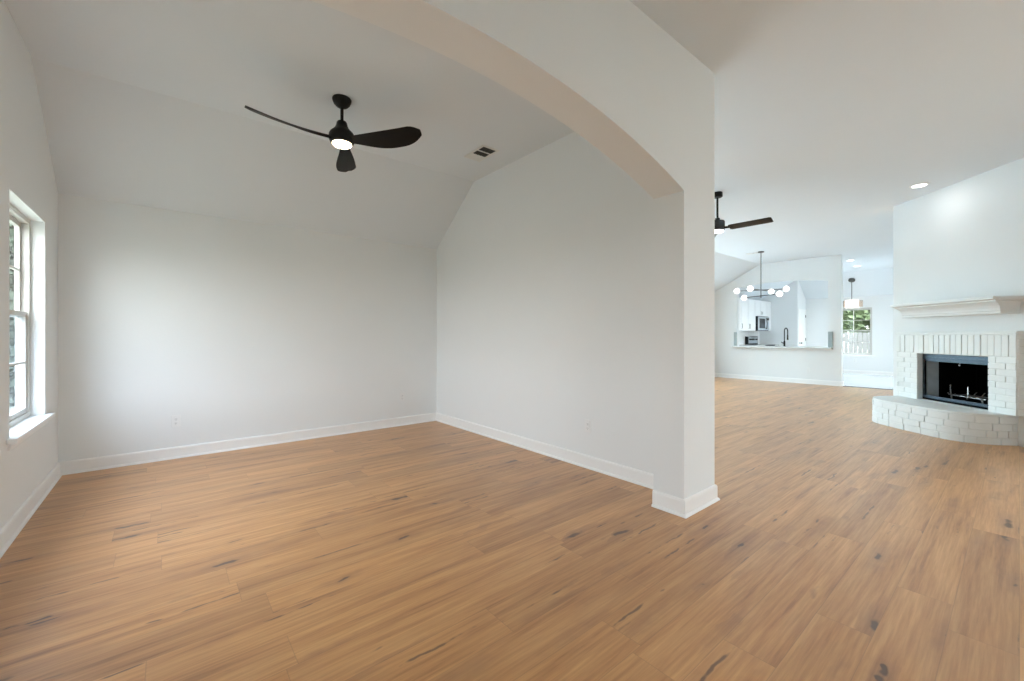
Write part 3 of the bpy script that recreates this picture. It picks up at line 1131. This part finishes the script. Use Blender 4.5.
def cabinet(name, label, loc, rz, w, dpt, z0, z1, doors, handles, group, hz='bottom'):
    """front faces local -y, back at y = 0"""
    c = thing(name, label, 'cabinet', loc, rz, group=group)
    MB().box(0, -dpt + .02, z0, w, -.001, z1).build('body', 'cabinet', c)
    n = len(doors)
    for k in range(n):
        a, b = w * k / n + .003, w * (k + 1) / n - .003
        d = MB()
        y1, y0 = -dpt + .018, -dpt
        d.box(a, y0 + .006, z0 + .003, b, y1, z1 - .003)
        r = .055
        d.box(a, y0, z0 + .003, a + r, y0 + .007, z1 - .003, bevel=.001).box(b - r, y0, z0 + .003, b, y0 + .007, z1 - .003, bevel=.001)
        d.box(a + r, y0, z0 + .003, b - r, y0 + .007, z0 + r, bevel=.001).box(a + r, y0, z1 - r, b - r, y0 + .007, z1 - .003, bevel=.001)
        dr = d.build('door', 'cabinet', c)
        hx = a + .03 if handles[k] == 'l' else b - .03
        L = .16 if z1 - z0 > .7 else .09
        za = z0 + .06 if hz == 'bottom' else z1 - .06 - L
        MB().tube([(hx, y0, za + .01), (hx, y0 - .03, za + .01), (hx, y0 - .03, za + L - .01), (hx, y0, za + L - .01)], .006, 6).build('handle', 'nickel', dr)
    return c


KY = YLB - .001
UP = 'white upper kitchen cabinets'
cabinet('wall_cabinet', 'white upper cabinet at the left end of the row, nearest the pass-through', (12.56, KY, 0), 0, .61, .38, 1.36, 2.36, [0], 'r', UP)
cabinet('wall_cabinet', 'narrow white upper cabinet with its bar handle on the right edge', (13.17, KY, 0), 0, .45, .38, 1.36, 2.36, [0], 'r', UP)
cabinet('wall_cabinet', 'white two-door upper cabinet directly left of the microwave', (13.62, KY, 0), 0, 1.05, .38, 1.36, 2.36, [0, 0], 'rl', UP)
cabinet('wall_cabinet', 'short white upper cabinet above the microwave', (14.67, KY, 0), 0, .93, .38, 1.845, 2.36, [0, 0], 'rl', UP)
cabinet('wall_cabinet', 'white upper cabinet right of the microwave, against the pantry wall', (15.60, KY, 0), 0, .395, .38, 1.36, 2.36, [0], 'l', UP)
BS = 'white base kitchen cabinets'
cabinet('base_cabinet', 'white base cabinet left of the range, mostly hidden by the bar counter', (13.2, KY, 0), 0, 1.58, .6, .1, .87, [0, 0], 'rl', BS, 'top')
cabinet('base_cabinet', 'white base cabinet right of the range, beside the pantry wall', (15.62, KY, 0), 0, .375, .6, .1, .87, [0], 'l', BS, 'top')
cabinet('base_cabinet', 'white sink cabinet carrying the bar counter on its kitchen side', (XP + .142, 2.9, 0), math.pi / 2, 2.1, .58, .1, .879, [0, 0, 0, 0], 'rlrl', BS, 'top')
for x0, x1, lab in ((13.18, 14.79, 'pale stone worktop left of the steel range'), (15.61, 15.995, 'pale stone worktop right of the steel range')):
    o = MB().box(x0 - x0, -.63, .87, x1 - x0, 0, .91, bevel=.004).build('worktop', 'quartz')
    o.location = (x0, KY, 0)
    o['label'] = lab
    o['category'] = 'worktop'

mw = thing('microwave', 'steel over-range microwave with dark side below the short cabinet', 'microwave', (14.685, KY, 1.36))
MB().box(0, -.44, 0, .90, -.002, .478, bevel=.004).build('case', 'oven_black', mw)
dr = MB().box(.004, -.462, .02, .66, -.442, .46, bevel=.004).build('door', 'steel', mw)
MB().box(.07, -.466, .09, .52, -.463, .40, bevel=.001).build('door_window', 'oven_black', dr)
MB().tube([(.60, -.464, .06), (.60, -.495, .09), (.60, -.505, .24), (.60, -.495, .39), (.60, -.464, .42)], .012, 8).build('handle', 'oven_black', mw, True)
MB().box(.67, -.462, .02, .896, -.442, .46, bevel=.004).build('control_panel', 'steel', mw)
MB().box(.70, -.4635, .36, .87, -.4625, .43).build('display', 'oven_black', mw)

rg = thing('range', 'steel range with black backguard end and knobs below the microwave', 'range', (14.80, KY, 0))
MB().box(0, -.62, .0, .80, -.005, .895).build('body', 'oven_black', rg)
MB().box(0, -.64, .895, .80, -.005, .912, bevel=.003).build('cooktop', 'oven_black', rg)
od = MB().box(.02, -.65, .20, .78, -.622, .76, bevel=.004).build('oven_door', 'steel', rg)
MB().box(.15, -.654, .32, .65, -.651, .62).build('door_window', 'oven_black', od)
MB().tube([(.08, -.65, .70), (.08, -.69, .70), (.72, -.69, .70), (.72, -.65, .70)], .011, 8).build('handle', 'steel', od)
MB().box(.02, -.645, .03, .78, -.622, .18, bevel=.003).build('drawer', 'steel', rg)
bgd = MB().box(0.0, -.105, .912, .80, -.006, 1.18, bevel=.006).build('backguard', 'oven_black', rg)
MB().box(.03, -.109, .95, .77, -.104, 1.15, bevel=.002).build('control_panel', 'steel', bgd)
for x in (.10, .19, .61, .70):
    MB().lathe([(.028, .0), (.026, .022), (.02, .026)], 16, (x, -.109, 1.08), Matrix.Rotation(math.pi / 2, 4, 'X')).build('knob', 'oven_black', rg)
MB().box(.28, -.112, 1.05, .52, -.108, 1.11).build('display', 'oven_black', rg)

# ------------------------------------------------------------------ outside the windows
struct('ground', MB().box(-60, -60, -.5, 60, 60, -.25), 'lawn')


struct('bounce_slab', MB().box(3.2, 5.96, -.25, 13.5, 14.0, -.15).box(12.6, -5.0, -.25, 16.6, 1.05, -.15), 'bounce_white')  # unseen pale slabs added to bounce daylight up onto the ceilings


def fence(label, x, y0, y1, h, mat, axis='y', w=.14):
    f = thing('fence', label, 'fence', (x, y0, -.25))
    pl = MB()
    y = 0
    L = y1 - y0
    r = random.Random(int(x * 10) + 77)
    while y < L:
        dz = r.uniform(-.006, .006)
        t = h + .25 + dz
        pl.prism([(y + .006, 0), (y + w - .006, 0), (y + w - .006, t - .03), (y + w - .03, t), (y + .03, t), (y + .006, t - .03)], 'x', -.01, .01)
        y += w
    pl.build('pickets', mat, f)
    MB().box(.01, 0, .35, .05, L, .44).box(.01, 0, h - .1, .05, L, h - .01).build('rail', mat, f)
    return f


fence('white picket privacy fence outside the far nook window', 20.2, -1, 9, 1.33, 'fence_wood')


def tree(label, loc, h, cr, n, seed):
    r = random.Random(seed)
    t = thing('tree', label, 'tree', loc)
    MB().tube([(0, 0, 0), (.05, .02, h * .3), (-.03, .05, h * .55), (.02, 0, h * .8)], [.16, .12, .09, .03], 8).build('trunk', 'bark', t, True)
    c = MB()
    for k in range(n):
        while True:
            p = Vector((r.uniform(-1, 1), r.uniform(-1, 1), r.uniform(-1, 1)))
            if .25 < p.length < 1:
                break
        p = Vector((p.x * cr, p.y * cr, h * .58 + p.z * h * .46))
        s = r.uniform(.10, .22)
        d = Vector((r.uniform(-1, 1), r.uniform(-1, 1), r.uniform(-1, 1))).normalized()
        e = d.orthogonal().normalized()
        v = [c.b.verts.new(q_) for q_ in (p - d * s, p + e * s * .5 + Vector((0, 0, .02)), p + d * s, p - e * s * .5)]
        c.b.faces.new(v)
    c.build('foliage', 'leaf', t)
    return t


tree('leafy green tree behind the white fence, left half of the far window', (23.0, 6.6, -.25), 5.0, 2.1, 5200, 3)
tree('leafy green tree behind the white fence, right half of the far window', (27.8, 4.4, -.25), 5.6, 2.6, 6500, 5)


def hedge(label, x0, x1, y0, y1, h, n, seed):
    r = random.Random(seed)
    t = thing('hedge', label, 'hedge', ((x0 + x1) / 2, (y0 + y1) / 2, -.25))
    w, d = (x1 - x0) / 2, (y1 - y0) / 2
    st = MB()
    for k in range(9):
        x = -w + .25 + (2 * w - .5) * k / 8
        st.tube([(x, 0, 0), (x + .05, .02, h * .5), (x, 0, h * .9)], [.05, .04, .02], 6)
    st.build('stems', 'bark', t)
    c = MB()
    for k in range(n):
        p = Vector((r.uniform(-w, w), r.uniform(-d, d), r.uniform(0, h)))
        s_ = r.uniform(.10, .20)
        dv = Vector((r.uniform(-1, 1), r.uniform(-1, 1), r.uniform(-1, 1))).normalized()
        e = dv.orthogonal().normalized()
        c.b.faces.new([c.b.verts.new(q_) for q_ in (p - dv * s_, p + e * s_ * .5, p + dv * s_, p - e * s_ * .5)])
    c.build('foliage', 'leaf_dark', t)


hedge('tall dense evergreen hedge outside the dining room window', -5.2, -1.2, 13.0, 14.4, 5.2, 9000, 12)
